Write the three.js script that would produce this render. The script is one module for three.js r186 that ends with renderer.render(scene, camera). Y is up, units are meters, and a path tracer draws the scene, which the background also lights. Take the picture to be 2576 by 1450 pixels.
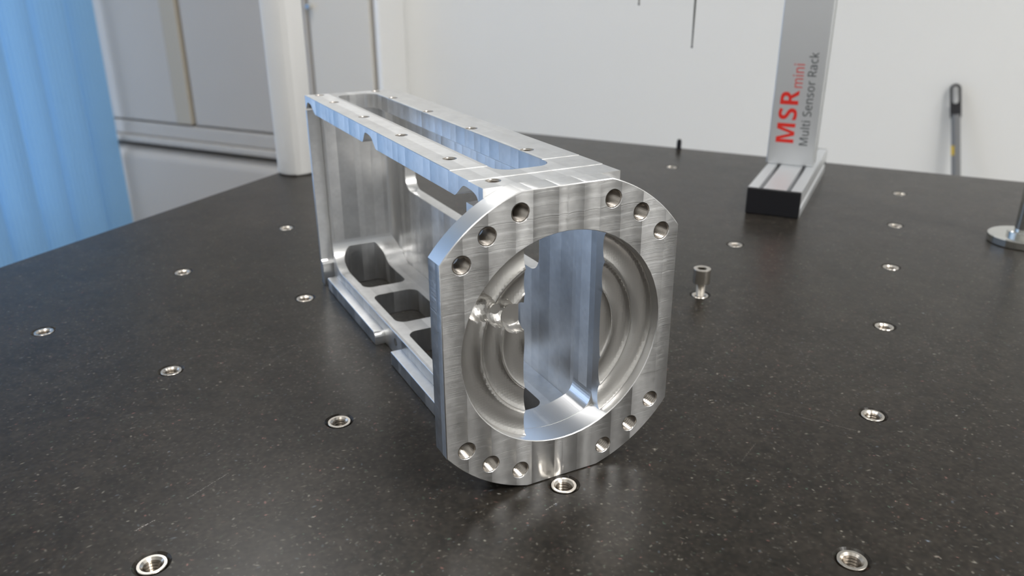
import * as THREE from 'three';
import { RoundedBoxGeometry } from 'three/addons/geometries/RoundedBoxGeometry.js';
import { mergeGeometries, toCreasedNormals } from 'three/addons/utils/BufferGeometryUtils.js';
import { RectAreaLightUniformsLib } from 'three/addons/lights/RectAreaLightUniformsLib.js';
import { FontLoader } from 'three/addons/loaders/FontLoader.js';
import { TextGeometry } from 'three/addons/geometries/TextGeometry.js';
import { Brush, Evaluator, SUBTRACTION } from 'three-bvh-csg';

// ------------------------------------------------------------------ camera, light, exposure
const S = 0.1;            // pitch of the threaded inserts in the granite, in metres
const TY = 0.9;           // height of the granite surface above the floor
const scene = new THREE.Scene();
const camera = new THREE.PerspectiveCamera(2 * Math.atan(725 / 2020) * 180 / Math.PI, 2576 / 1450, 0.02, 30);
camera.position.set(3.905797 * S, TY + 1.730241 * S, 2.259338 * S);
camera.up.set(-0.159487, 0.928988, -0.333982);
camera.lookAt(camera.position.x - 0.410056, camera.position.y - 0.370087, camera.position.z - 0.8336);
camera.focus = 0.29;
camera.userData.fStop = 15;
scene.add(camera);

const renderer = new THREE.WebGLRenderer({ antialias: true });
renderer.toneMapping = THREE.LinearToneMapping;
renderer.toneMappingExposure = 1.22;
renderer.shadowMap.enabled = true;
RectAreaLightUniformsLib.init();
scene.background = new THREE.Color().setRGB(0.35, 0.6, 1.0);   // daylight sky outside the window

const SKY = new THREE.Color().setRGB(0.84, 0.9, 1.0);
const LAMP = new THREE.Color().setRGB(1.0, 0.98, 0.95);
const LAMP_POWER = 10, WINDOW_POWER = 0.74;
// ceiling panels, their light sits in the builder of the panel below: x, z, share of the lamp power; the brightest stands over the right of the table
const PANELS = [[2.0, 0.45, 3.5], [1.6, -1.2, 0.5], [-1.1, -1.15, 0.9], [-0.9, 0.9, 0.3], [0.3, 1.0, 0.35]];
// daylight entering the window in the left wall
const dayLight = new THREE.RectAreaLight(SKY, WINDOW_POWER, 3.3, 1.95);
dayLight.position.set(-2.63, 1.1, -0.2);
dayLight.lookAt(0, 1.1, -0.2);
scene.add(dayLight);

// ------------------------------------------------------------------ helpers
let seed = 12345;
const rnd = () => { seed = (seed * 1664525 + 1013904223) >>> 0; return seed / 4294967296; };
const names = new Map();
function numbered(n) { const k = names.get(n) || 0; names.set(n, k + 1); return k ? `${n}_${String(k).padStart(3, '0')}` : n; }
function shade(o) { o.traverse(c => { if (c.isMesh) { c.castShadow = true; c.receiveShadow = true; } }); return o; }
function mesh(name, geo, mat, parent) {
  const m = new THREE.Mesh(geo, mat); m.name = parent === scene ? numbered(name) : name;
  m.castShadow = m.receiveShadow = true; parent.add(m); return m;
}
function thing(name, label, category, [x, y, z] = [0, 0, 0], turn = 0, group) {
  const g = new THREE.Group(); g.name = numbered(name); g.position.set(x, y, z); g.rotation.y = turn;
  g.userData = { label, category }; if (group) g.userData.group = group; scene.add(g); return g;
}
function tag(o, label, category, group) { o.userData.label = label; o.userData.category = category; if (group) o.userData.group = group; return o; }
function struct(name, geo, mat) { const m = mesh(name, geo, mat, scene); m.userData.kind = 'structure'; return m; }
const box = (x0, x1, y0, y1, z0, z1) => new THREE.BoxGeometry(x1 - x0, y1 - y0, z1 - z0).translate((x0 + x1) / 2, (y0 + y1) / 2, (z0 + z1) / 2);
function rbox(x0, x1, y0, y1, z0, z1, r = 0.004, n = 2) {
  return new RoundedBoxGeometry(x1 - x0, y1 - y0, z1 - z0, n, r).translate((x0 + x1) / 2, (y0 + y1) / 2, (z0 + z1) / 2);
}
function lathe(pts, seg = 48, crease = 0.45) {
  const g = new THREE.LatheGeometry(pts.map(p => new THREE.Vector2(p[0], p[1])), seg);
  return toCreasedNormals(g, crease);
}
// box-projected uv in metres, one projection for each face
function boxUV(g, k = 1) {
  g = g.index ? g.toNonIndexed() : g;
  const p = g.attributes.position, uv = new Float32Array(p.count * 2);
  const a = new THREE.Vector3(), b = new THREE.Vector3(), c = new THREE.Vector3();
  for (let i = 0; i < p.count; i += 3) {
    a.fromBufferAttribute(p, i); b.fromBufferAttribute(p, i + 1); c.fromBufferAttribute(p, i + 2);
    const n = b.clone().sub(a).cross(c.clone().sub(a)); const ax = Math.abs(n.x), ay = Math.abs(n.y), az = Math.abs(n.z);
    [a, b, c].forEach((v, j) => {
      const [u, w] = az >= ax && az >= ay ? [v.x, v.y] : ay >= ax ? [v.x, v.z] : [v.z, v.y];
      uv[(i + j) * 2] = u * k; uv[(i + j) * 2 + 1] = w * k;
    });
  }
  g.setAttribute('uv', new THREE.BufferAttribute(uv, 2)); return g;
}
const evaluator = new Evaluator(); evaluator.useGroups = false;
evaluator.attributes = ['position', 'normal', 'uv'];
function cut(base, cutters) {
  let a = new Brush(base); a.updateMatrixWorld();
  for (const c of cutters) { const b = new Brush(c); b.updateMatrixWorld(); a = evaluator.evaluate(a, b, SUBTRACTION); }
  return a.geometry;
}
function roundRect(x0, x1, y0, y1, r, Type = THREE.Shape) {
  const s = new Type();
  s.moveTo(x0 + r, y0); s.lineTo(x1 - r, y0); s.absarc(x1 - r, y0 + r, r, -Math.PI / 2, 0, false);
  s.lineTo(x1, y1 - r); s.absarc(x1 - r, y1 - r, r, 0, Math.PI / 2, false);
  s.lineTo(x0 + r, y1); s.absarc(x0 + r, y1 - r, r, Math.PI / 2, Math.PI, false);
  s.lineTo(x0, y0 + r); s.absarc(x0 + r, y0 + r, r, Math.PI, 1.5 * Math.PI, false);
  return s;
}
function poly(pts, Type = THREE.Shape) { const s = new Type(); pts.forEach((p, i) => i ? s.lineTo(p[0], p[1]) : s.moveTo(p[0], p[1])); s.closePath(); return s; }
function extrude(shape, depth, bevel = 0, curve = 12) {
  const g = new THREE.ExtrudeGeometry(shape, { depth: depth - 2 * bevel, bevelEnabled: bevel > 0, bevelSize: bevel, bevelThickness: bevel, bevelOffset: -bevel, bevelSegments: 1, curveSegments: curve });
  if (bevel) g.translate(0, 0, bevel);
  return toCreasedNormals(g, 0.5);
}
const alongX = (shape, x0, x1, bevel = 0, curve = 12) => extrude(shape, x1 - x0, bevel, curve).rotateY(Math.PI / 2).translate(x0, 0, 0);      // shape x is minus z
const alongY = (shape, y0, y1, bevel = 0, curve = 12) => extrude(shape, y1 - y0, bevel, curve).rotateX(-Math.PI / 2).translate(0, y0, 0);     // shape y is minus z

// ------------------------------------------------------------------ textures
function dataTex(w, h, fn, srgb, rep = [1, 1]) {
  const d = new Uint8Array(w * h * 4);
  for (let y = 0; y < h; y++) for (let x = 0; x < w; x++) {
    const c = fn(x, y), i = (y * w + x) * 4;
    d[i] = Math.max(0, Math.min(255, c[0])); d[i + 1] = Math.max(0, Math.min(255, c[1])); d[i + 2] = Math.max(0, Math.min(255, c[2])); d[i + 3] = 255;
  }
  const t = new THREE.DataTexture(d, w, h, THREE.RGBAFormat);
  t.wrapS = t.wrapT = THREE.RepeatWrapping; t.magFilter = THREE.LinearFilter; t.minFilter = THREE.LinearMipmapLinearFilter; t.generateMipmaps = true;
  if (srgb) t.colorSpace = THREE.SRGBColorSpace;
  t.repeat.set(rep[0], rep[1]); t.needsUpdate = true; return t;
}
function lattice(n) { const a = new Float32Array(n * n); for (let i = 0; i < a.length; i++) a[i] = rnd(); return a; }
function smoothNoise(n) {           // tiling value noise, period n cells
  const a = lattice(n), f = t => t * t * (3 - 2 * t);
  return (x, y) => {
    const xi = Math.floor(x), yi = Math.floor(y), fx = f(x - xi), fy = f(y - yi), g = (i, j) => a[((j % n + n) % n) * n + ((i % n + n) % n)];
    return (g(xi, yi) * (1 - fx) + g(xi + 1, yi) * fx) * (1 - fy) + (g(xi, yi + 1) * (1 - fx) + g(xi + 1, yi + 1) * fx) * fy;
  };
}
// milled aluminium: passes of a cutter, each a little tilted, with fine cutter arcs across them; 0.1 m per tile
const N = 1024;
const passEdges = [0]; while (passEdges[passEdges.length - 1] < N - 60) passEdges.push(passEdges[passEdges.length - 1] + 62 + Math.floor(rnd() * 46));
const passOf = new Int16Array(N), passT = new Float32Array(N);
for (let x = 0; x < N; x++) { let k = passEdges.length - 1; while (passEdges[k] > x) k--; passOf[x] = k; const e = passEdges[k + 1] ?? N; passT[x] = (x - passEdges[k]) / (e - passEdges[k]); }
const passTilt = passEdges.map(() => rnd() - 0.5), passRough = passEdges.map(() => rnd());
const lineA = new Float32Array(4096), lineB = new Float32Array(4096); for (let i = 0; i < 4096; i++) { lineA[i] = rnd() - 0.5; lineB[i] = rnd() - 0.5; }
const nz1 = smoothNoise(16), nz2 = smoothNoise(64);
const milledNormal = dataTex(N, N, (x, y) => {
  const t = passT[x], arc = y + (t - 0.5) * (t - 0.5) * 16;
  const i = ((Math.floor(arc) % N) + N) % N, j = ((Math.floor(arc / 4) % 256) + 256) % 256;
  const wave = nz1(x / 64, y / 64) - 0.5;
  const nx = (t - 0.5) * 0.46 + passTilt[passOf[x]] * 0.34 + wave * 0.03;
  const ny = 8 * lineA[i] ** 3 * 0.13 + lineB[j + 600] * 0.008 + (nz2(x / 16, y / 16) - 0.5) * 0.015;
  return [127.5 + nx * 127.5, 127.5 + ny * 127.5, 255 * Math.sqrt(1 - nx * nx - ny * ny) * 0.5 + 127.5];
}, false, [10, 10]);
const milledRough = dataTex(512, 512, (x, y) => {
  const p = passOf[x * 2], v = 184 + 62 * passRough[p] + 10 * (nz2(x / 8, y / 8) - 0.5) + 14 * (nz1(x / 32, y / 32) - 0.5);
  return [v, v, v];
}, false, [10, 10]);
const milledTone = dataTex(512, 512, (x, y) => {
  const v = 232 + 12 * (nz1(x / 32, y / 32) - 0.5) + 22 * (passRough[passOf[x * 2]] - 0.5) + 8 * (nz2(x / 8, y / 8) - 0.5);
  return [v, v, v];
}, true, [10, 10]);

// speckled black granite: one tile covers the table in view (0.64 m); stone flakes, a few scratches
const G = 2048, TILE = 0.64, G0X = -0.16, G0Z = -0.52;
const gr = new Float32Array(G * G * 3);
{
  const n1 = smoothNoise(128), n2 = smoothNoise(512), n3 = smoothNoise(24);
  for (let y = 0; y < G; y++) for (let x = 0; x < G; x++) {
    const v = 41 + 8 * (n1(x / 16, y / 16) - 0.5) + 14 * (n2(x / 4, y / 4) - 0.5) + 5 * (n3(x * 24 / G, y * 24 / G) - 0.5), i = (y * G + x) * 3;
    gr[i] = v * 1.08; gr[i + 1] = v; gr[i + 2] = v * 0.9;
  }
  const fleck = (cx, cy, l, w, a, c) => {
    const ca = Math.cos(a), sa = Math.sin(a), R = Math.ceil(l + 1);
    for (let dy = -R; dy <= R; dy++) for (let dx = -R; dx <= R; dx++) {
      const p = (dx * ca + dy * sa) / l, q = (-dx * sa + dy * ca) / w, d = p * p + q * q;
      if (d < 1) { const X = ((cx + dx) % G + G) % G, Y = ((cy + dy) % G + G) % G, i = (Y * G + X) * 3, k = (1 - d) * 0.9; for (let m = 0; m < 3; m++) gr[i + m] += c[m] * k; }
    }
  };
  for (let k = 0; k < 70000; k++) {
    const t = rnd(), b = 12 + 44 * Math.pow(rnd(), 3);
    const c = t < 0.12 ? [b * 1.5, b * 0.8, b * 0.8] : t < 0.2 ? [b * 0.7, b * 1.2, b] : t < 0.35 ? [b * 0.8, b, b * 1.25] : [b, b, b * 0.95];
    fleck(Math.floor(rnd() * G), Math.floor(rnd() * G), 1.2 + 3.2 * rnd() * rnd(), 0.8 + 1.1 * rnd(), rnd() * Math.PI, c);
  }
  for (let k = 0; k < 2600; k++) { const b = 35 + 55 * rnd(); fleck(Math.floor(rnd() * G), Math.floor(rnd() * G), 1.6 + 2.4 * rnd(), 1 + 1.0 * rnd(), rnd() * Math.PI, [b, b, b * 0.94]); }
  const px = (x, z) => [(x * S - G0X) / TILE * G, (z * S - G0Z) / TILE * G];
  const scratch = (x0, z0, x1, z1, c, w = 0.8) => {
    const [ax, ay] = px(x0, z0), [bx, by] = px(x1, z1), L = Math.hypot(bx - ax, by - ay);
    for (let s = 0; s <= L; s += 0.7) { const t = s / L; if (rnd() < 0.2) continue; fleck(Math.round(ax + (bx - ax) * t), Math.round(ay + (by - ay) * t), 1.1, w, 0, [c, c, c]); }
  };
  scratch(1.386, -0.171, 1.367, -0.513, 22, 1.0); scratch(1.375, -0.2, 1.362, -0.4, 12);
  scratch(1.837, 0.655, 1.855, 0.473, 42); scratch(1.817, 0.856, 1.831, 0.787, 60, 1.0); scratch(1.82, 0.83, 1.826, 0.81, 45);
  scratch(3.573, -0.866, 3.93, -0.845, 30); scratch(3.545, -0.428, 3.569, -0.576, 24); scratch(3.0, 0.16, 3.02, 0.1, 60, 1.0);
}
const graniteTex = dataTex(G, G, (x, y) => { const i = (y * G + x) * 3; return [gr[i], gr[i + 1], gr[i + 2]]; }, true);
const graniteRough = dataTex(512, 512, (x, y) => { const v = 230 + 18 * (nz2(x / 8, y / 8) - 0.5) + 22 * (nz1(x / 32, y / 32) - 0.5); return [v, v, v]; }, false, [3, 3]);
const paintBump = dataTex(512, 512, (x, y) => { const v = 128 + 90 * (nz2(x / 8, y / 8) - 0.5) + 70 * (rnd() - 0.5); return [v, v, v]; }, false, [4, 4]);

// ------------------------------------------------------------------ materials
const M = {};
M.alu = new THREE.MeshPhysicalMaterial({ name: 'milled aluminium', color: 0xffffff, map: milledTone, metalness: 1, roughness: 0.4, anisotropy: 0.55, anisotropyRotation: Math.PI / 2, roughnessMap: milledRough, normalMap: milledNormal, normalScale: new THREE.Vector2(1, 1) });
M.aluFine = new THREE.MeshStandardMaterial({ name: 'finely milled aluminium', color: 0xf6f6f6, map: milledTone, metalness: 1, roughness: 0.44, roughnessMap: milledRough, normalMap: milledNormal, normalScale: new THREE.Vector2(0.16, 0.16) });
M.aluBore = new THREE.MeshStandardMaterial({ name: 'ball milled aluminium', color: 0xd4d2cf, metalness: 1, roughness: 0.31 });
M.aluSmooth = new THREE.MeshStandardMaterial({ name: 'smooth aluminium', color: 0xe8e8e8, metalness: 1, roughness: 0.3 });
M.thread = new THREE.MeshStandardMaterial({ name: 'cut thread', color: 0xb0aaa3, metalness: 1, roughness: 0.28 });  // tone lowered to paint in the shade inside the tapped holes
M.steel = new THREE.MeshStandardMaterial({ name: 'stainless steel', color: 0xcfc9c0, metalness: 1, roughness: 0.24 });
M.shadeTintedSteel = new THREE.MeshStandardMaterial({ name: 'steel thread with shade in its colour', color: 0x756d63, metalness: 1, roughness: 0.3 });  // steel coloured darker to stand in for the shade deep inside the inserts
M.polished = new THREE.MeshStandardMaterial({ name: 'polished steel', color: 0xd0d0cc, metalness: 1, roughness: 0.12 });
M.granite = new THREE.MeshPhysicalMaterial({ name: 'black granite', map: graniteTex, specularIntensity: 0.36, roughness: 0.33, roughnessMap: graniteRough, metalness: 0 });
M.wall = new THREE.MeshStandardMaterial({ name: 'white wall paint', color: 0xe4e4e2, roughness: 0.9, bumpMap: paintBump, bumpScale: 0.0004 });
M.ceiling = new THREE.MeshStandardMaterial({ name: 'white ceiling', color: 0xe9e8e4, roughness: 0.95 });
M.floor = new THREE.MeshStandardMaterial({ name: 'grey vinyl floor', color: 0xb3afa9, roughness: 0.6 });
M.cabinet = new THREE.MeshStandardMaterial({ name: 'grey cabinet lacquer', color: 0xbab4ac, roughness: 0.5 });
M.cabinetLight = new THREE.MeshStandardMaterial({ name: 'light grey cabinet lacquer', color: 0xbdb6ad, roughness: 0.5 });
M.door = new THREE.MeshStandardMaterial({ name: 'cream door lacquer', color: 0xdcd7ce, roughness: 0.5 });
M.edge = new THREE.MeshStandardMaterial({ name: 'beige edge band', color: 0xb4ab9b, roughness: 0.6 });
M.column = new THREE.MeshStandardMaterial({ name: 'off white enamel', color: 0xf2f2f1, roughness: 0.4 });
M.black = new THREE.MeshStandardMaterial({ name: 'black plastic', color: 0x15151a, roughness: 0.45 });
M.anod = new THREE.MeshStandardMaterial({ name: 'silver anodised aluminium', color: 0xd6d8da, metalness: 0.75, roughness: 0.42 });
M.greyTube = new THREE.MeshStandardMaterial({ name: 'grey tube', color: 0x77787a, roughness: 0.45 });
M.yellow = new THREE.MeshStandardMaterial({ name: 'yellow sticker', color: 0xd8b428, roughness: 0.6 });
M.red = new THREE.MeshStandardMaterial({ name: 'red print', color: 0xd8281c, roughness: 0.6 });
M.pink = new THREE.MeshStandardMaterial({ name: 'light red print', color: 0xd04a44, roughness: 0.6 });
M.grey = new THREE.MeshStandardMaterial({ name: 'grey print', color: 0x3f4347, roughness: 0.6 });
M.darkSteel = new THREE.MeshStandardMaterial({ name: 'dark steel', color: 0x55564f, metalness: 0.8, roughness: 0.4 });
M.lampFrame = new THREE.MeshStandardMaterial({ name: 'white lamp frame', color: 0xf0f0f0, roughness: 0.5 });
M.lamp = new THREE.MeshStandardMaterial({ name: 'lit lamp diffuser', color: 0xffffff, emissive: LAMP, emissiveIntensity: 4 });
M.glass = new THREE.MeshPhysicalMaterial({ name: 'window glass', color: 0xffffff, roughness: 0.02, transmission: 1, thickness: 0, ior: 1.5 });
M.blind = new THREE.MeshPhysicalMaterial({ name: 'blue blind fabric', color: new THREE.Color().setRGB(0.25, 0.46, 0.68), roughness: 0.95, transmission: 0.3, thickness: 0, side: THREE.DoubleSide });

// ------------------------------------------------------------------ room
const XL = -2.6, XR = 2.8, ZB = -2.1, ZF = 2.6, H = 2.7, T = 0.12;
struct('floor', box(XL - T, XR + T, -T, 0, ZB - T, ZF + T), M.floor);
struct('ceiling', box(XL - T, XR + T, H, H + T, ZB - T, ZF + T), M.ceiling);
struct('wall_back', boxUV(box(XL - T, XR + T, 0, H, ZB - T, ZB)), M.wall);
struct('wall_right', boxUV(box(XR, XR + T, 0, H, ZB, ZF)), M.wall);
struct('wall_front', boxUV(box(XL - T, XR + T, 0, H, ZF, ZF + T)), M.wall);
{
  const s = poly([[-ZF, 0], [-ZB, 0], [-ZB, H], [-ZF, H]]);
  s.holes.push(poly([[-1.45, 0.12], [1.85, 0.12], [1.85, 2.08], [-1.45, 2.08]], THREE.Path));
  struct('wall_left', boxUV(alongX(s, XL - T, XL)), M.wall);
  const w = new THREE.Group(); w.name = 'window_1'; w.userData.kind = 'structure'; scene.add(w);
  const f = poly([[-1.45, 0.12], [1.85, 0.12], [1.85, 2.08], [-1.45, 2.08]]);
  for (const [a, b] of [[-1.39, -0.39], [-0.33, 0.71], [0.77, 1.79]]) f.holes.push(poly([[a, 0.18], [b, 0.18], [b, 2.02], [a, 2.02]], THREE.Path));
  mesh('window_frame', alongX(f, XL - 0.09, XL - 0.04), M.lampFrame, w);
  for (const [a, b] of [[-1.39, -0.39], [-0.33, 0.71], [0.77, 1.79]]) mesh('pane', new THREE.PlaneGeometry(b - a, 1.84).rotateY(Math.PI / 2).translate(XL - 0.065, 1.1, -(a + b) / 2), M.glass, w);
}
// ceiling panels: glowing diffuser and the light just under it
PANELS.forEach(([x, z, share]) => {
  const g = thing('ceiling_panel', 'square white LED panel set under the white ceiling', 'ceiling light', [x, H, z], 0, 'ceiling light panels');
  const fr = roundRect(-0.31, 0.31, -0.31, 0.31, 0.005); fr.holes.push(roundRect(-0.295, 0.295, -0.295, 0.295, 0.004, THREE.Path));
  mesh('frame', alongY(fr, -0.03, 0), M.lampFrame, g);
  mesh('diffuser', box(-0.295, 0.295, -0.022, -0.012, -0.295, 0.295), M.lamp, g);
  const l = new THREE.RectAreaLight(LAMP, LAMP_POWER * share, 0.58, 0.58); l.position.set(x, H - 0.032, z); l.lookAt(x, 0, z); scene.add(l);
});
// vertical blind: hanging fabric slats on a head rail
{
  const g = thing('vertical_blind', 'blue vertical blind of ribbed hanging fabric slats in front of the window', 'blind', [-2.42, 0, 0]);
  mesh('head_rail', rbox(-0.025, 0.025, 2.28, 2.32, -1.93, 1.62), M.lampFrame, g);
  const W = 0.15, n = 72, geoms = [];
  for (let v = 0; v < 3; v++) {
    const p = new THREE.PlaneGeometry(W, 2.2, n, 1), a = p.attributes.position;
    for (let i = 0; i < a.count; i++) { const x = a.getX(i) / W; a.setZ(i, 0.009 * (1 - 4 * x * x) + 0.0016 * Math.cos(x * Math.PI * 2 * 10 + v)); }
    p.computeVertexNormals(); geoms.push(p);
  }
  const tilt = [0.10, -0.06, 0.14, 0.02, 0.08];
  for (let k = 0; k < 27; k++) {
    const m = mesh('slat', geoms[k % 3], M.blind, g);
    m.position.set((k % 2) * 0.004, 1.17, -1.853 + k * 0.127); m.rotation.y = Math.PI / 2 - 0.42 + tilt[k % 5] * 0.9 - (k > 7 ? 0.85 : 0);
  }
}
// wall cabinet with flat doors, left of the bare wall
{
  const y = v => TY + v, g = thing('wall_cabinet', 'grey wall cabinet with tall flat doors beside the blue blind', 'cabinet', [0, 0, 0]);
  mesh('carcass', box(-2.6, -1.145, y(-0.37), 2.2, -2.1, -1.975), M.cabinet, g);
  mesh('side_panel', rbox(-1.158, -1.14, y(-0.365), 2.2, -2.1, -1.955, 0.003), M.column, g);
  const d1 = mesh('door', rbox(-2.598, -2.075, y(-0.365), 2.19, -1.975, -1.945, 0.003), M.cabinet, g);
  mesh('edge_band', rbox(-2.073, -2.0, y(-0.365), 2.19, -1.975, -1.943, 0.003), M.edge, d1);
  mesh('door', rbox(-1.985, -1.42, y(-0.365), 2.19, -1.975, -1.95, 0.003), M.cabinet, g);
  const d3 = mesh('door', rbox(-1.41, -1.172, y(-0.365), 2.19, -1.975, -1.95, 0.003), M.door, g);
  mesh('knob', lathe([[0, 0.022], [0.007, 0.021], [0.010, 0.015], [0.009, 0.009], [0.005, 0.005], [0.005, 0]], 24).rotateX(Math.PI / 2).translate(-1.397, y(0.062), -1.951), M.polished, d3);
  const t = thing('cable_trunking', 'grey stepped trunking running below the cabinet doors', 'trunking', [0, 0, 0]);
  mesh('channel', rbox(-2.6, -1.16, y(-0.425), y(-0.372), -2.1, -1.945, 0.006), M.cabinet, t);
  mesh('cover', rbox(-2.6, -1.16, y(-0.452), y(-0.426), -2.1, -1.93, 0.006), M.cabinet, t);
  const c = thing('base_cabinet', 'pale grey low cabinet with rounded corners under the trunking', 'cabinet', [0, 0, 0]);
  mesh('body', rbox(-2.525, -1.2, 0.06, y(-0.474), -2.1, -1.93, 0.045, 5), M.cabinetLight, c);
  mesh('plinth', box(-2.48, -1.25, 0, 0.07, -2.1, -1.97), M.cabinet, c);
}

// ------------------------------------------------------------------ granite table with threaded inserts
const table = thing('granite_table', 'black speckled granite measuring table with rows of steel threaded inserts', 'table');
const INSERTS = [[0.075, -0.055], [0.038, -1.007], [0.003, -1.993], [1.013, -0.027], [0.997, -0.996], [1.998, 0.947], [1.998, -0.001], [3.0, 0.002], [3.967, -0.029], [3.968, -1.006], [3.964, -1.99], [3.953, -2.967], [3.941, -3.924], [3.936, -4.893], [2.999, -2.006], [2.994, -2.998], [1.989, -5.03], [2, -2], [2, -3], [1, -3]];
{
  const e = z => -1.07 + (z + 0.573) * 0.0501, f = x => -5.975 + (x + 0.076) * 0.0415;   // left and far edges, in grid pitches
  const s = poly([[e(6) * S, -0.6], [0.95, -0.6], [0.95, -f(9.5) * S], [-1.343 * S, -f(-1.343) * S]]);
  for (const [x, z] of INSERTS) { const h = new THREE.Path(); h.absarc(x * S, -z * S, 0.0472 * S, 0, Math.PI * 2, true); s.holes.push(h); }
  const g = extrude(s, 0.16, 0.0012, 24).rotateX(-Math.PI / 2).translate(0, TY - 0.16, 0);
  const p = g.attributes.position, uv = g.attributes.uv, nn = g.attributes.normal;
  for (let i = 0; i < p.count; i++) {
    const side = Math.abs(nn.getY(i)) < 0.5;
    uv.setXY(i, (p.getX(i) - G0X) / TILE, ((side ? p.getZ(i) + p.getY(i) : p.getZ(i)) - G0Z) / TILE);
  }
  mesh('slab', g, M.granite, table);
  for (const x of [0.0, 0.72]) mesh('support', rbox(x, x + 0.12, 0, TY - 0.16, -0.5, 0.5, 0.01), M.greyTube, table);
  const pr = [[0.0465, -0.3], [0.0465, -0.0035], [0.0452, -0.0015], [0.0362, -0.0015], [0.0288, -0.0088]], th = [[0.0288, -0.0088]];
  for (let k = 0; k < 16; k++) { th.push([0.0242, -0.0145 - k * 0.0115]); th.push([0.0292, -0.0202 - k * 0.0115]); }
  th.push([0.0246, -0.29], [0.0001, -0.295]);
  const ig = lathe(pr.map(([r, y]) => [r * S, y * S]), 48, 0.35), tg = lathe(th.map(([r, y]) => [r * S, y * S]), 40, 0.3);
  for (const [x, z] of INSERTS) { const m = mesh('threaded_insert', ig, M.steel, table); m.position.set(x * S, TY, z * S); m.rotation.y = x * 3 + z; mesh('thread', tg, M.shadeTintedSteel, m); }
}

// ------------------------------------------------------------------ machined housing (numbers in grid pitches, own axes: x across, y up, z out of the front face)
const part = thing('machined_housing', 'bare milled aluminium housing with a round bolt flange standing on the granite', 'machined part', [2.9725 * S, TY + 0.0002, -0.0503 * S], 53.547 * Math.PI / 180);
const toM = g => {      // to metres, with flat faces in slot 0 (milled) and curved ones in slot 1 (smooth)
  g.scale(S, S, S); g = boxUV(g);
  const n = g.attributes.normal, p = g.attributes.position, a = new THREE.Vector3(), b = new THREE.Vector3(), c = new THREE.Vector3(), flat = [], round = [];
  for (let i = 0; i < p.count; i += 3) {
    a.fromBufferAttribute(p, i); b.fromBufferAttribute(p, i + 1).sub(a); c.fromBufferAttribute(p, i + 2).sub(a); b.cross(c).normalize();
    (Math.max(Math.abs(b.x), Math.abs(b.y), Math.abs(b.z)) > 0.9995 ? flat : round).push(i);
  }
  const out = new THREE.BufferGeometry(), order = [...flat, ...round];
  for (const k of ['position', 'normal', 'uv']) {
    const src = g.attributes[k], w = src.itemSize, d = new Float32Array(src.count * w);
    order.forEach((i, j) => { for (let m = 0; m < 3 * w; m++) d[j * 3 * w + m] = src.array[i * w + m]; });
    out.setAttribute(k, new THREE.BufferAttribute(d, w));
  }
  out.addGroup(0, flat.length * 3, 0); out.addGroup(flat.length * 3, round.length * 3, 1);
  return out;
};
const YC = 0.549, RF = 0.568, XF = 0.452, YT = 1.0915, BR = 0.388, FT = 0.095, BL = -0.257, BRt = 0.262, WB = -2.345, WI = -2.25, WF = -0.225;
const holeAng = [41.3, 54.95, 69.83], RB = 0.504;
const flangeHoles = [];
for (const [sx, sy] of [[1, 1], [-1, 1], [-1, -1], [1, -1]]) for (const a of holeAng) flangeHoles.push([sx * RB * Math.cos(a * Math.PI / 180), YC + sy * RB * Math.sin(a * Math.PI / 180)]);
const threadSleeve = (r, rows, pitch) => {       // a cut thread seen inside a hole, along -y from the mouth
  const p = [[r + 0.0004, -0.0008], [r - 0.0012, -0.004]];
  for (let k = 0; k < rows; k++) { p.push([r - 0.0052, -0.0068 - k * pitch]); p.push([r - 0.0006, -0.0068 - (k + 0.55) * pitch]); }
  return lathe(p.map(([a, b]) => [a * S, b * S]), 36, 0.3);
};
{
  // front flange: a disc with four flats, the bore and twelve holes
  const s = new THREE.Shape(), at = Math.asin((YT - YC) / RF), ab = Math.asin(YC / RF), ax = Math.acos(XF / RF);
  const seg = (a0, a1) => { for (let k = 0; k <= 20; k++) { const a = a0 + (a1 - a0) * k / 20; s.lineTo(RF * Math.cos(a), YC + RF * Math.sin(a)); } };
  s.moveTo(RF * Math.cos(-ax), YC + RF * Math.sin(-ax));
  seg(ax, at); seg(Math.PI - at, Math.PI - ax); seg(Math.PI + ax, Math.PI + ab); seg(2 * Math.PI - ab, 2 * Math.PI - ax); s.closePath();
  const bore = new THREE.Path(); bore.absarc(0, YC, BR, 0, Math.PI * 2, true); s.holes.push(bore);
  for (const [x, y] of flangeHoles) { const h = new THREE.Path(); h.absarc(x, y, 0.0306, 0, Math.PI * 2, true); s.holes.push(h); }
  mesh('front_flange', toM(extrude(s, FT, 0.0025, 32).translate(0, 0, -FT)), [M.alu, M.aluSmooth], part);
  const sl = threadSleeve(0.0306, 9, 0.0098);
  for (const [x, y] of flangeHoles) { const m = mesh('threaded_hole', sl, M.thread, part); m.rotation.x = Math.PI / 2; m.position.set(x * S, y * S, 0); }
}
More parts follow.
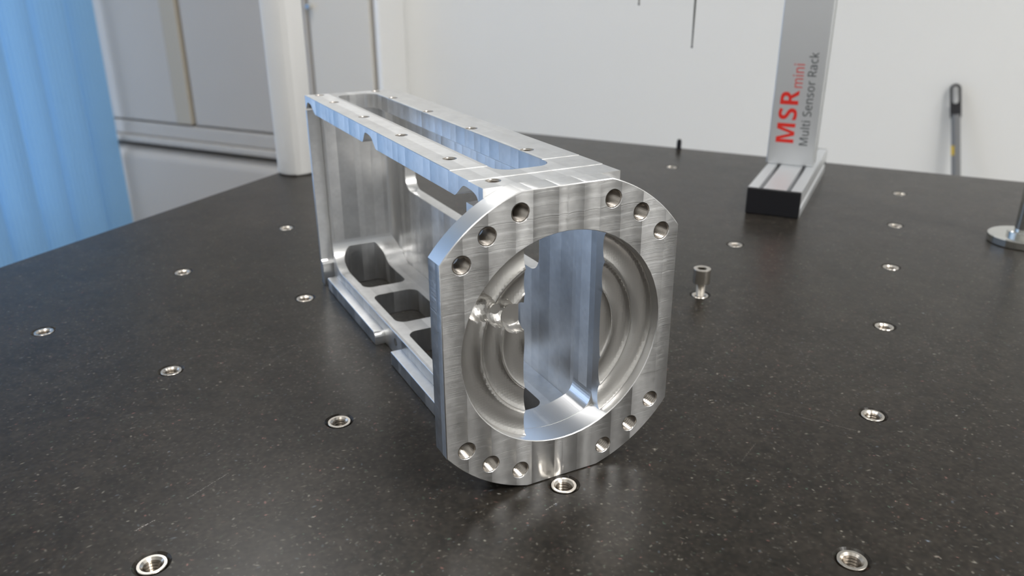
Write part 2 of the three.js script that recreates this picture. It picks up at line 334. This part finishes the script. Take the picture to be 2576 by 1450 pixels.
{
  // wall behind the flange, with the round throat
  const s = poly([[BL, 0], [BRt, 0], [BRt, 1.012], [BL, 1.012]]);
  const c = new THREE.Path(), aR = Math.acos(0.177 / BR), aL = Math.acos(0.132 / BR);
  c.absarc(0, YC, BR, aR, Math.PI - aL, false); const aF = 2 * Math.PI - aR - 0.12; c.absarc(0, YC, BR, Math.PI + aL, aF, false);
  c.quadraticCurveTo(0.177 - 0.004, YC - BR * Math.sin(aR) - 0.004, 0.177, YC - BR * Math.sin(aR) + 0.05); c.closePath(); s.holes.push(c);
  mesh('front_wall', toM(extrude(s, -FT - WF, 0, 48).translate(0, 0, WF)), [M.aluFine, M.aluSmooth], part);
  // ball-milled floor of the bore: three ring grooves on either side of an upright slot, with the cutter's plunge marks
  const rings = [[BR, -0.036, 0.297, -0.038, 0.018], [0.297, -0.038, 0.22, -0.044, 0.014], [0.22, -0.044, 0.13, -0.047, 0.012]], nodes = [];
  for (const [r0, z0, r1, z1, sag] of rings) for (let k = nodes.length ? 1 : 0; k <= 14; k++) {
    const q = -Math.cos(Math.PI * k / 14); nodes.push([r0 + (r1 - r0) * (q + 1) / 2, z0 + (z1 - z0) * (q + 1) / 2 - sag * Math.sqrt(Math.max(0, 1 - q * q))]);
  }
  const depthAt = r => { for (let i = 1; i < nodes.length; i++) if (r >= nodes[i][0]) { const [ra, za] = nodes[i - 1], [rb, zb] = nodes[i]; return za + (zb - za) * (ra - r) / (ra - rb); } return nodes[nodes.length - 1][1]; };
  const balls = [[0.334, 152, -0.042, 0.05], [0.25, 151, -0.048, 0.05], [0.182, 150, -0.055, 0.055]].map(([r, a, w, R]) => [r * Math.cos(a * Math.PI / 180), r * Math.sin(a * Math.PI / 180), w, R]);
  for (const [side, lim] of [[-1, 0.132], [1, 0.177]]) {
    const aMax = Math.acos(lim / BR), NA = 220, NR = nodes.length * 2 - 1, P = [], I = [], edge = [], rr = [];
    for (let i = 0; i < nodes.length; i++) { rr.push(nodes[i][0]); if (i + 1 < nodes.length) rr.push((nodes[i][0] + nodes[i + 1][0]) / 2); }
    for (let j = 0; j <= NA; j++) {
      const a = -aMax + 2 * aMax * j / NA, rm = lim / Math.cos(a);
      for (let i = 0; i < NR; i++) {
        const r = Math.min(BR, Math.max(rr[i], rm)), x = side * r * Math.cos(a), y = r * Math.sin(a); let z = depthAt(r);
        for (const [bx, by, bz, R] of balls) { const d2 = R * R - (x - bx) ** 2 - (y - by) ** 2; if (d2 > 0) z = Math.min(z, bz - Math.sqrt(d2)); }
        P.push(x, YC + y, z); if (i === NR - 1) edge.push([x, YC + y, z]);
      }
    }
    for (let j = 0; j < NA; j++) for (let i = 0; i < NR - 1; i++) {
      const q = j * NR + i, n = q + NR; side > 0 ? I.push(q, n, q + 1, q + 1, n, n + 1) : I.push(q, q + 1, n, q + 1, n + 1, n);
    }
    const top = new THREE.BufferGeometry(); top.setAttribute('position', new THREE.Float32BufferAttribute(P, 3)); top.setIndex(I);
    // cheek of the slot and the flat back
    const C = [], K = []; edge.forEach(([x, y, z], j) => { C.push(side * lim, y, z, side * lim, y, -FT); if (j) { const q = (j - 1) * 2; side > 0 ? K.push(q, q + 2, q + 1, q + 1, q + 2, q + 3) : K.push(q, q + 1, q + 2, q + 1, q + 3, q + 2); } });
    const cheek = new THREE.BufferGeometry(); cheek.setAttribute('position', new THREE.Float32BufferAttribute(C, 3)); cheek.setIndex(K);
    const back = new THREE.Shape(); back.absarc(0, 0, BR, -aMax, aMax, false); back.closePath();
    const bk = new THREE.ShapeGeometry(back, 48); if (side < 0) bk.rotateY(Math.PI); bk.translate(0, YC, -FT + 0.0005); if (side > 0) bk.index.array.reverse();
    const parts = [top, cheek, bk].map(g => { const h = g.index ? g.toNonIndexed() : g; h.deleteAttribute('uv'); h.deleteAttribute('normal'); h.computeVertexNormals(); return h; });
    const all = toCreasedNormals(mergeGeometries(parts), 0.5);
    mesh('bore_floor', toM(all), [M.aluBore, M.aluBore], part);
  }
}
{
  // top plate with the long window, tapped holes and three scallops under the left rail
  const s = poly([[BL, -(-FT)], [BRt, -(-FT)], [BRt, -WB], [BL, -WB]]);
  s.holes.push(roundRect(-0.112, 0.104, 0.275, 2.25, 0.062, THREE.Path));
  const tops = []; for (let k = 0; k < 4; k++) tops.push([-0.184, -0.527 - k * 0.5], [0.134, -0.527 - k * 0.5]);
  tops.push([-0.184, -2.306], [-0.182, -0.175], [0.134, -2.306]);
  const TYP = 1.0907, scal = (a, b, c, d, h) => { const q = new THREE.Shape(); q.moveTo(-a, 1.0); q.lineTo(-a, 1.012); q.bezierCurveTo(-(a + 0.03), 1.013, -(b - 0.03), h, -b, h); q.bezierCurveTo(-(b + 0.05), h, -(c - 0.01), h - 0.005, -c, h - 0.02); q.lineTo(-d, 1.012); q.lineTo(-d, 1.0); q.closePath(); return alongX(q, BL - 0.1, -0.09); };
  const cutters = [box(BL - 1, BRt + 1, TYP - 0.004, 2, -0.205, 0.5), box(BL - 1, BRt + 1, TYP - 0.0018, 2, -0.36, -0.2),
    scal(-0.33, -0.235, -0.137, -0.105, 1.064), scal(-1.35, -1.285, -1.195, -1.155, 1.064), scal(-2.36, -2.285, -2.205, -2.15, 1.06)];
  for (const [x, z] of tops) cutters.push(new THREE.CylinderGeometry(0.0266, 0.0266, 0.3, 32).translate(x, TYP, z));
  mesh('top_plate', toM(cut(alongY(s, 1.012, TYP, 0.002, 16), cutters)), [M.aluFine, M.aluSmooth], part);
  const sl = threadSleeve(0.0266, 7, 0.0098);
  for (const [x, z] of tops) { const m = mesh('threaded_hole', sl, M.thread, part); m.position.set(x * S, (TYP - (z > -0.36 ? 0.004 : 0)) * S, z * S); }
}
{
  // base plate with rib-divided pockets; its upper face sweeps up into the end wall
  const q = new THREE.Shape(); const fr = 0.16, yf = 0.12;
  q.moveTo(0.225, 0); q.lineTo(2.25, 0); q.lineTo(2.25, yf + fr); q.absarc(2.25 - fr, yf + fr, fr, 0, -Math.PI / 2, true); q.lineTo(0.225, yf); q.closePath();
  const cutters = [];
  for (const [a, b] of [[0.29, 0.67], [0.79, 1.19], [1.31, 1.71], [1.83, 2.243]]) cutters.push(alongY(roundRect(-0.155, 0.088, a, b, 0.052), -0.5, 0.8));
  cutters.push(new THREE.CylinderGeometry(0.02, 0.02, 0.1, 24).rotateZ(Math.PI / 2).translate(-0.205, 0.07, -1.215));
  mesh('base_plate', toM(cut(alongX(q, -0.205, 0.2, 0.002, 20), cutters)), [M.aluFine, M.aluSmooth], part);
  // outer ledges along the foot
  for (const [w0, w1] of [[-2.22, -1.37], [-1.135, -FT]]) {
    const l = new THREE.Shape(); l.moveTo(-w1, 0); l.lineTo(-w0, 0); l.lineTo(-w0, 0.066); l.lineTo(-w1 + 0.03, 0.066);
    l.absarc(-w1 + 0.03, 0.036, 0.03, Math.PI / 2, Math.PI, false); l.closePath();
    mesh('ledge', toM(alongX(l, BL, -0.2045, 0.002)), [M.aluFine, M.aluSmooth], part);
  }
  // far side wall with a rounded window
  const sw = poly([[0.225, 0], [2.25, 0], [2.25, 1.012], [0.225, 1.012]]);
  sw.holes.push(roundRect(0.545, 2.085, 0.573, 0.83, 0.075, THREE.Path));
  mesh('side_wall', toM(alongX(sw, 0.2, BRt, 0.0015)), [M.aluFine, M.aluSmooth], part);
  mesh('end_wall', toM(alongX(poly([[2.25, 0], [2.345, 0], [2.345, 1.012], [2.25, 1.012]]), -0.19, BRt, 0.0015)), [M.aluFine, M.aluSmooth], part);
  const co = new THREE.Shape(); co.moveTo(0.2, -WI + 0.0); co.lineTo(0.2, 2.25); co.lineTo(0.2, 2.19); co.absarc(0.14, 2.19, 0.06, 0, Math.PI / 2, false); co.closePath();
  mesh('corner_fillet', toM(alongY(co, 0.12, 1.012, 0, 16)), [M.aluFine, M.aluSmooth], part);
  const lip = new THREE.Shape();      // thin lip at the open end of the end wall, thicker at its foot
  lip.moveTo(2.345, 0); lip.lineTo(2.345, 1.012); lip.lineTo(2.32, 1.012); lip.lineTo(2.32, 0.16); lip.absarc(2.29, 0.16, 0.03, 0, -Math.PI / 2, true); lip.lineTo(2.285, 0); lip.closePath();
  mesh('end_lip', toM(alongX(lip, -0.26, -0.1905, 0.0015)), [M.aluFine, M.aluSmooth], part);
}

// ------------------------------------------------------------------ socket head screw standing in an insert
{
  const g = thing('socket_screw', 'steel socket head cap screw half driven into a table insert', 'screw', [2.999 * S, TY, -2.006 * S], 0.3);
  const k = S, yb = 0.075, r = 0.0485, h = 0.086;
  const hex = new THREE.Path(); for (let i = 0; i < 6; i++) { const a = i * Math.PI / 3; i ? hex.lineTo(0.028 * k * Math.cos(a), 0.028 * k * Math.sin(a)) : hex.moveTo(0.028 * k, 0); } hex.closePath();
  const rim = new THREE.Shape(); rim.absarc(0, 0, r * k, 0, Math.PI * 2, false); rim.holes.push(hex);
  const hd = new THREE.ExtrudeGeometry(rim, { depth: (h - 0.008) * k, bevelEnabled: true, bevelSize: 0.004 * k, bevelThickness: 0.004 * k, bevelOffset: -0.004 * k, bevelSegments: 2, curveSegments: 40 });
  const head = mesh('head', toCreasedNormals(hd, 0.5).rotateX(-Math.PI / 2).translate(0, (yb + 0.004) * k, 0), M.steel, g);
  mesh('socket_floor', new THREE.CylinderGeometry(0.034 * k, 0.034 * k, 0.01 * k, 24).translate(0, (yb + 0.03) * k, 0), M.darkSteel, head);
  const pr = [[0.0001, -0.06], [0.025, -0.06]]; for (let i = 0; i < 13; i++) { pr.push([0.0235, -0.055 + i * 0.0098]); pr.push([0.0288, -0.05 + i * 0.0098]); }
  pr.push([0.0235, yb + 0.005]);
  mesh('threaded_shank', lathe(pr.map(([a, b]) => [a * 0.85 * k, b * k]), 32, 0.3), M.steel, g);
}

// ------------------------------------------------------------------ sensor rack: slotted foot and lettered upright
const font = await new FontLoader().loadAsync('fonts/droid/droid_sans_bold.typeface.json');
const fontR = await new FontLoader().loadAsync('fonts/droid/droid_sans_regular.typeface.json');
const rack = thing('sensor_rack', 'silver rack with lettered upright on a slotted foot with black end cap', 'rack', [0, TY, 0]);
{
  const x0 = 2.905 * S, x1 = 3.29 * S, h = 0.2 * S, zf = -3.80 * S, zb = -5.45 * S, W = x1 - x0;
  // profile of the foot with two slots in its top
  const gx = [0.075, 0.275].map(v => v * S), gw = 0.034 * S, gd = 0.07 * S;
  const pts = [[0, 0], [W, 0], [W, h * 0.3], [W - 0.012 * S, h * 0.33], [W - 0.012 * S, h * 0.45], [W, h * 0.48], [W, h]];
  for (const a of [...gx].reverse()) pts.push([a + gw, h], [a + gw, h - gd], [a, h - gd], [a, h]);
  pts.push([0, h]);
  mesh('foot', boxUV(extrude(poly(pts), zf - zb, 0.0002).translate(x0, 0, zb)), M.anod, rack);
  mesh('end_cap', rbox(x0 - 0.0002, x1 + 0.0002, 0, h + 0.0002, zf, zf + 0.0025, 0.001), M.black, rack);
  mesh('end_cap', rbox(x0, x1, 0, h, zb - 0.0025, zb, 0.001), M.black, rack);
  const ux0 = 2.885 * S, ux1 = 3.262 * S, uz = -4.66 * S;
  const up = mesh('upright', rbox(ux0, ux1, h, 2.6 * S, uz - 0.02, uz, 0.0012, 3), M.anod, rack);
  mesh('side_groove', box(ux1 - 0.0005, ux1 + 0.0001, h + 0.002, 2.6 * S - 0.002, uz - 0.0125, uz - 0.0085), M.darkSteel, up);
  // crossbar above the frame that the styli hang from
  mesh('crossbar', rbox(1.15 * S, 3.26 * S, 2.6 * S, 2.9 * S, uz - 0.02, uz, 0.0012, 3), M.anod, rack);
  const text = (name, str, f, len, height, x, y, mat, label) => {
    const g = new TextGeometry(str, { font: f, size: 1, depth: 0.02, curveSegments: 4 }); g.computeBoundingBox();
    const b = g.boundingBox, cap = height; g.translate(-b.min.x, 0, 0);
    g.scale(len / (b.max.x - b.min.x), cap, 0.008); g.rotateZ(Math.PI / 2); g.translate(x, y, uz + 0.00002);
    const m = mesh(name, g, mat, up); m.userData.label = label; return m;
  };
  text('lettering', 'MSR', font, 0.425 * S, 0.142 * S, 3.084 * S, 0.385 * S, M.red, 'large red letters MSR');
  text('lettering', 'mini', fontR, 0.185 * S, 0.08 * S, 3.10 * S, 0.83 * S, M.pink, 'small light red word mini');
  text('lettering', 'Multi Sensor Rack', fontR, 0.735 * S, 0.066 * S, 3.195 * S, 0.372 * S, M.grey, 'grey words Multi Sensor Rack');
}
// styli hanging from the crossbar
const stylusAt = (x, tip, label) => {
  const g = thing('probe_stylus', label, 'stylus', [x * S, TY, -4.76 * S], 0);
  mesh('stem', lathe([[0.0001, tip + 0.005], [0.0055, tip + 0.005], [0.0085, tip + 0.3], [0.0085, 2.3], [0.03, 2.32], [0.03, 2.6], [0.0001, 2.6]].map(([a, b]) => [a * S, b * S]), 20), M.darkSteel, g);
  mesh('ball_tip', new THREE.SphereGeometry(0.009 * S, 16, 12).translate(0, tip * S, 0), M.black, g);
};
stylusAt(2.16, 1.105, 'thin dark stylus hanging down against the white wall beside the lettered upright');
stylusAt(1.675, 1.44, 'short stylus tip hanging beside the long stylus, away from the lettered upright');

// ------------------------------------------------------------------ steel stand, peg, white column
{
  const g = thing('steel_stand', 'polished steel rod on a round steel base disc standing on the granite', 'stand', [4.715 * S, TY, -3.86 * S]);
  mesh('base_disc', lathe([[0.0001, 0], [0.2, 0], [0.205, 0.006], [0.205, 0.05], [0.198, 0.056], [0.0001, 0.056]].map(([a, b]) => [a * S, b * S]), 64), M.polished, g);
  mesh('collar', lathe([[0.095, 0.056], [0.095, 0.08], [0.088, 0.088], [0.05, 0.088]].map(([a, b]) => [a * S, b * S]), 48), M.polished, g);
  mesh('rod', lathe([[0.055, 0.056], [0.055, 2.7], [0.048, 2.71], [0.0001, 2.71]].map(([a, b]) => [a * S, b * S]), 40), M.polished, g);
  const p = thing('rubber_peg', 'small black rubber peg at the far edge of the granite', 'peg', [1.838 * S, TY, -5.83 * S]);
  mesh('body', lathe([[0.0001, 0], [0.022, 0], [0.024, 0.006], [0.024, 0.075], [0.018, 0.1], [0.0001, 0.106]].map(([a, b]) => [a * S, b * S]), 24), M.black, p);
  mesh('foot', lathe([[0.0001, 0], [0.03, 0], [0.03, 0.008], [0.0001, 0.008]].map(([a, b]) => [a * S, b * S]), 24), M.black, p);
  const c = thing('white_column', 'white enamelled column with rounded corners standing at the edge of the granite', 'column', [-1.055 * S, TY, -3.38 * S]);
  const sh = roundRect(-0.168 * S, 0.168 * S, -0.168 * S, 0.168 * S, 0.158 * S);
  mesh('shaft', toCreasedNormals(new THREE.ExtrudeGeometry(sh, { depth: 0.7, bevelEnabled: true, bevelSize: 0.0025, bevelThickness: 0.0025, bevelOffset: -0.0025, bevelSegments: 4, curveSegments: 12 }), 0.7).rotateX(-Math.PI / 2).translate(0, 0.0027, 0), M.column, c);
}
// ------------------------------------------------------------------ long handle leaning on the back wall
{
  const top = new THREE.Vector3(0.481, TY - 0.098, -2.088), foot = new THREE.Vector3(0.625, 0.0, -1.93);
  const g = thing('broom', 'grey long handle with black hanging loop leaning against the white wall', 'broom', [foot.x, foot.y, foot.z]);
  const dir = top.clone().sub(foot), L = dir.length(); dir.normalize();
  const q = new THREE.Quaternion().setFromUnitVectors(new THREE.Vector3(0, 1, 0), dir);
  const put = geo => geo.applyQuaternion(q);
  mesh('pole', put(lathe([[0.0001, 0.03], [0.0105, 0.03], [0.0105, L - 0.075], [0.0001, L - 0.075]], 28)), M.greyTube, g);
  const loop = new THREE.Shape(); const w = 0.0125;
  loop.moveTo(-w, 0); loop.lineTo(w, 0); loop.lineTo(w, 0.07); loop.absarc(0, 0.07, w, 0, Math.PI, false); loop.closePath();
  loop.holes.push(roundRect(-0.0065, 0.0065, 0.034, 0.0765, 0.0062, THREE.Path));
  mesh('hanging_loop', put(extrude(loop, 0.012, 0.002).translate(0, L - 0.082, -0.006)), M.black, g);
  mesh('sticker', put(new THREE.CylinderGeometry(0.0108, 0.0108, 0.024, 16, 1, true, -1.9, 1.5).translate(0, L - 0.163, 0)), M.yellow, g);
  mesh('brush_block', rbox(-0.13, 0.13, 0.03, 0.075, -0.025, 0.025, 0.008), M.black, g);
  mesh('bristles', box(-0.125, 0.125, 0, 0.032, -0.02, 0.02), M.greyTube, g);
}

scene.updateMatrixWorld(true);
renderer.render(scene, camera);
